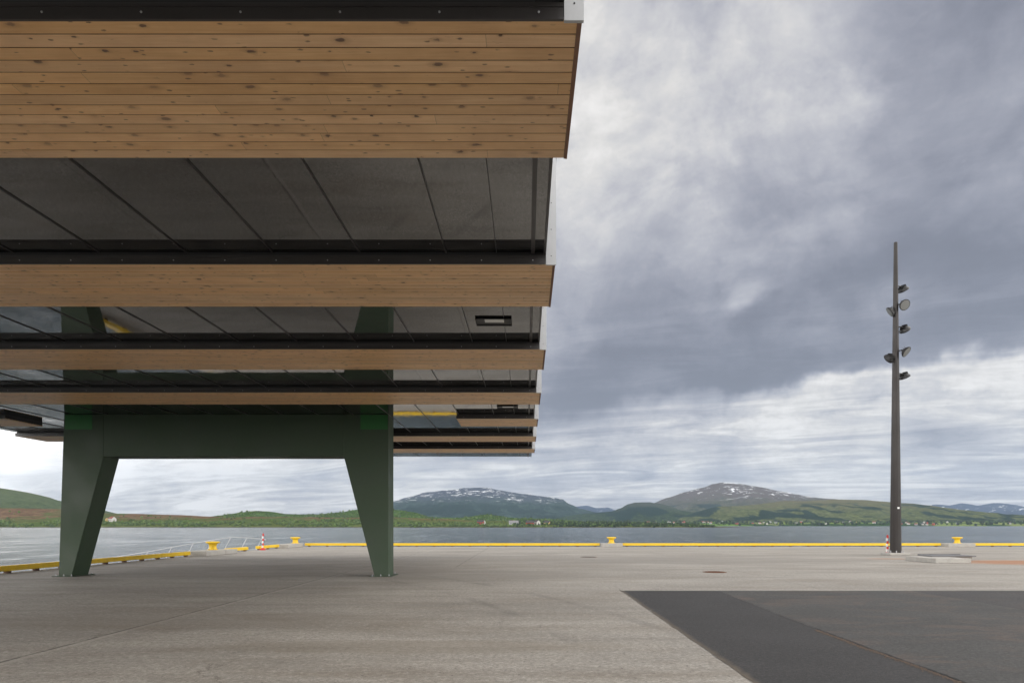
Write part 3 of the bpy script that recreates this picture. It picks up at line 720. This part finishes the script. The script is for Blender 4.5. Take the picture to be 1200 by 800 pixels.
# striped marker posts
def marker(x, y, label, lean=0):
    root = empty('marker_post', (x, y, 0))
    m_ = MB(); m_.lathe([(.20, 0.001), (.20, .05), (.10, .10), (.07, .14), (.02, .142)], n=16); m_.build('base', M['red'], root)
    p_ = MB(); z = .142
    for i in range(6):
        z2 = z+.15; w = .045; s = .02*(1 if i % 2 else -1)+lean*(z-.14)
        p_.box(-w+s, w+s, -.02, .02, z, z2-.002, 0 if i % 2 else 1); z = z2
    p_.box(-.028+lean*.9, .028+lean*.9, -.01, .01, z, z+.03, 0)
    p_.build('striped_panel', [M['red'], M['white']], root)
    return tag(root, label, 'marker post', 'red and white marker posts')
marker(-17.0, 44.0, 'red and white striped marker post in the gap of the left kerb rails', .02)
marker(19.66, 37.2, 'red and white striped marker post half hidden behind the light mast')
# gangway with slanting railing beyond the left edge
gw = empty('gangway', (-22, 49.5, -1))
tag(gw, 'thin pale gangway railing sloping down over the water beyond the left quay edge', 'gangway')
pth = [(-18.9, .55), (-20, .68), (-21.4, .72), (-22.6, .54), (-24.6, .20), (-27.3, -.30), (-31, -.9)]
def gz(x):
    for (a, b_), (c_, d_) in zip(pth, pth[1:]):
        if c_ <= x <= a: return b_+(d_-b_)*(x-a)/(c_-a)
    return pth[-1][1]
tr = MB(); O = Vector((22, -49.5, 1))
for (a, b_), (c_, d_) in zip(pth, pth[1:]): tr.tube(Vector((a, 49.5, b_))+O, Vector((c_, 49.5, d_))+O, .022)
tr.build('top_rail', M['gangway'], gw)
dk = MB()
for (a, b_), (c_, d_) in zip(pth, pth[1:]): dk.prism([(c_+22, d_-.22), (a+22, b_-.22), (a+22, b_-.12), (c_+22, d_-.12)], -.0, 1.2)
dk.v = [(v[0], v[1], v[2]) for v in dk.v]
o = dk.build('walkway', M['gangway'], gw); o.location.z = 0
xq = -19.2
while xq > -30:
    pm = MB(); zt = gz(xq); pm.tube(Vector((xq, 49.5, zt))+O, Vector((xq-.55, 49.5, zt-1.05))+O, .020); pm.build('post', M['gangway'], gw); xq -= 1.05+.1*(abs(xq)-19)
dk_o = o; dk_o.location.z = -.95+.95-.9+.9
# real deck height: one metre under the rail
dk_o.location.z = 0.0-.0
for v in dk_o.data.vertices: v.co.z = v.co.z-.95+1.0

# ---------------------------------------------------------------- light mast
MD_ = 36.6; MX = gx(1049.6, MD_)
mast = empty('light_mast', (MX, MD_, 0)); tag(mast, 'tall dark brown tapering light mast with floodlights on the concrete quay', 'light mast')
HT = EYE+(HY-284)*MD_/F
m_ = MB(); m_.lathe([(.285, .16), (.092, HT-.02), (.08, HT)], n=12, sm=False); m_.build('pole', M['pole'], mast)
m_ = MB()
for z in (10.9, 6.6, 13.3):
    r = .285+(z-.16)/(HT-.16)*(.092-.285); m_.lathe([(r+.006, z), (r+.006, z+.05)], n=12)
m_.lathe([(.30, .0), (.30, .03)], (0, 0, .13), 16)
m_.build('collar', M['pole'], mast)
m_ = MB(); m_.box(-.55, .55, -.5, .5, .001, .13); m_.build('footing', M['block'], mast, bevel=.02)
m_ = MB()
for a in range(8):
    q = a*math.pi/4+.39; m_.lathe([(.028, .131), (.028, .24), (.01, .25)], (.37*math.cos(q), .37*math.sin(q), 0), 6)
m_.build('anchor_bolts', M['steel'], mast)
m_ = MB(); m_.box(-.05, .05, -.29, -.262, 2.47, 2.56); m_.build('sign_plate', M['white'], mast)
def flood(px, py, yaw, tilt, arm, label, side=0):
    z = EYE+(HY-py)*MD_/F; x = (px-1049.6)/F*MD_
    root = empty('floodlight', (0, 0, 0)); root.parent = mast
    h = Vector((x, arm, z))
    Mx = Matrix.Rotation(R(yaw), 3, 'Z') @ Matrix.Rotation(R(tilt), 3, 'X')    # local -Z is the lens direction
    hd = MB(); hd.lathe([(.02, .20), (.12, .19), (.20, .12), (.27, .05), (.29, .0), (.29, -.03), (.265, -.035)], h, 24, Mx)
    for q in range(5): 
        bx = MB(); bx.box(-.14, .14, -.16+q*.08-.008, -.16+q*.08+.008, .10, .235)
        hd.add([Mx @ Vector(v)+h for v in bx.v], bx.f)
    o1 = hd.build('housing', M['black'], root)
    ln = MB(); ln.lathe([(.255, -.036), (.255, -.040), (.1, -.052), (.01, -.054)], h, 24, Mx); ln.build('lens', M['lens'], root)
    br = MB(); top = h+Mx @ Vector((0, 0, .16)); br.tube((0, 0, top.z+.02), (top.x*.7, top.y*.7, top.z+.03), .035); br.tube((top.x*.7, top.y*.7, top.z+.03), top, .035)
    br.tube(h+Mx @ Vector((-.29, 0, .02)), top, .016); br.tube(h+Mx @ Vector((.29, 0, .02)), top, .016)
    br.build('bracket', M['black'], root)
    return root
flood(1061.5, 338, -60, 36, .25, '')
flood(1056, 359.5, 10, -62, -.34, '')
flood(1042.5, 366, 72, 55, -.05, '')
flood(1061.5, 386, -55, 42, .1, '')
flood(1058, 414, 42, -52, -.34, '')
flood(1041, 420.5, 20, 60, -.05, '')
flood(1062, 441, -65, 30, .15, '')

# ---------------------------------------------------------------- things on the paving
m_ = MB(); m_.box(-.75, .75, 0, 2.3, .001, .20)
o = m_.build('concrete_block', M['block'], loc=(17.95, 28.7, 0), bevel=.015); tag(o, 'low pale concrete block lying right of the light mast', 'concrete block')
m_ = MB(); m_.box(-.5, .55, 0, .9, .001, .20)
o = m_.build('concrete_block', M['block'], loc=(19.3, 30.4, 0), bevel=.015); tag(o, 'smaller concrete block tucked behind the low one, under the grey sheet', 'concrete block')
m_ = MB(); m_.box(0, 1.95, 0, 1.1, 0, .05); m_.box(0, 1.95, 1.102, 1.14, 0, .08)
o = m_.build('steel_sheet', M['darksheet'], loc=(17.95, 30.2, .204), bevel=.005); tag(o, 'grey sheet lying on top of the low concrete block', 'sheet')
def cover(px, py, w, dep, label, mat):
    d = F*EYE/(py-HY); root = empty('manhole_cover', (gx(px, d), d, 0))
    a = MB(); a.lathe([(w/2, .002), (w/2, .007), (w/2-.05, .008)], n=40); a.build('frame', M['rust'], root)
    c_ = MB(); c_.lathe([(w/2-.055, .009), (w/2-.06, .013)], n=40)
    for i in range(-4, 5):
        hw = math.sqrt(max(0.001, (w/2-.08)**2-(i*.07)**2)); c_.box(-hw, hw, i*.07-.012, i*.07+.012, .0135, .018)
    c_.build('lid', mat, root); return tag(root, label, 'manhole cover')
cover(837.5, 670, .80, 0, 'rusty round manhole cover in front of the dark asphalt patch', M['rust'])
cover(690, 652.3, .86, 0, 'greyish manhole cover below the middle bollard', paint('grey_iron', (.12, .11, .10), .8))
# ---------------------------------------------------------------- haze
hz = MB(); hz.box(-21000, 21000, -300, 19500, -6, 1500)
ho = hz.build('haze', None)
hm = bpy.data.materials.new('haze_air'); hm.use_nodes = True; tt_ = NT(hm.node_tree); tt_.n.clear()
oo = tt_.new('ShaderNodeOutputMaterial'); pv = tt_.new('ShaderNodeVolumePrincipled', inp={'Density': 3.0e-5, 'Anisotropy': .2, 'Color': (.60, .77, 1, 1)})
tt_.l.new(pv.outputs[0], oo.inputs['Volume']); ho.data.materials.clear(); ho.data.materials.append(hm)
tag(ho, 'thin blue haze in the air over the sound', 'haze', kind='stuff')
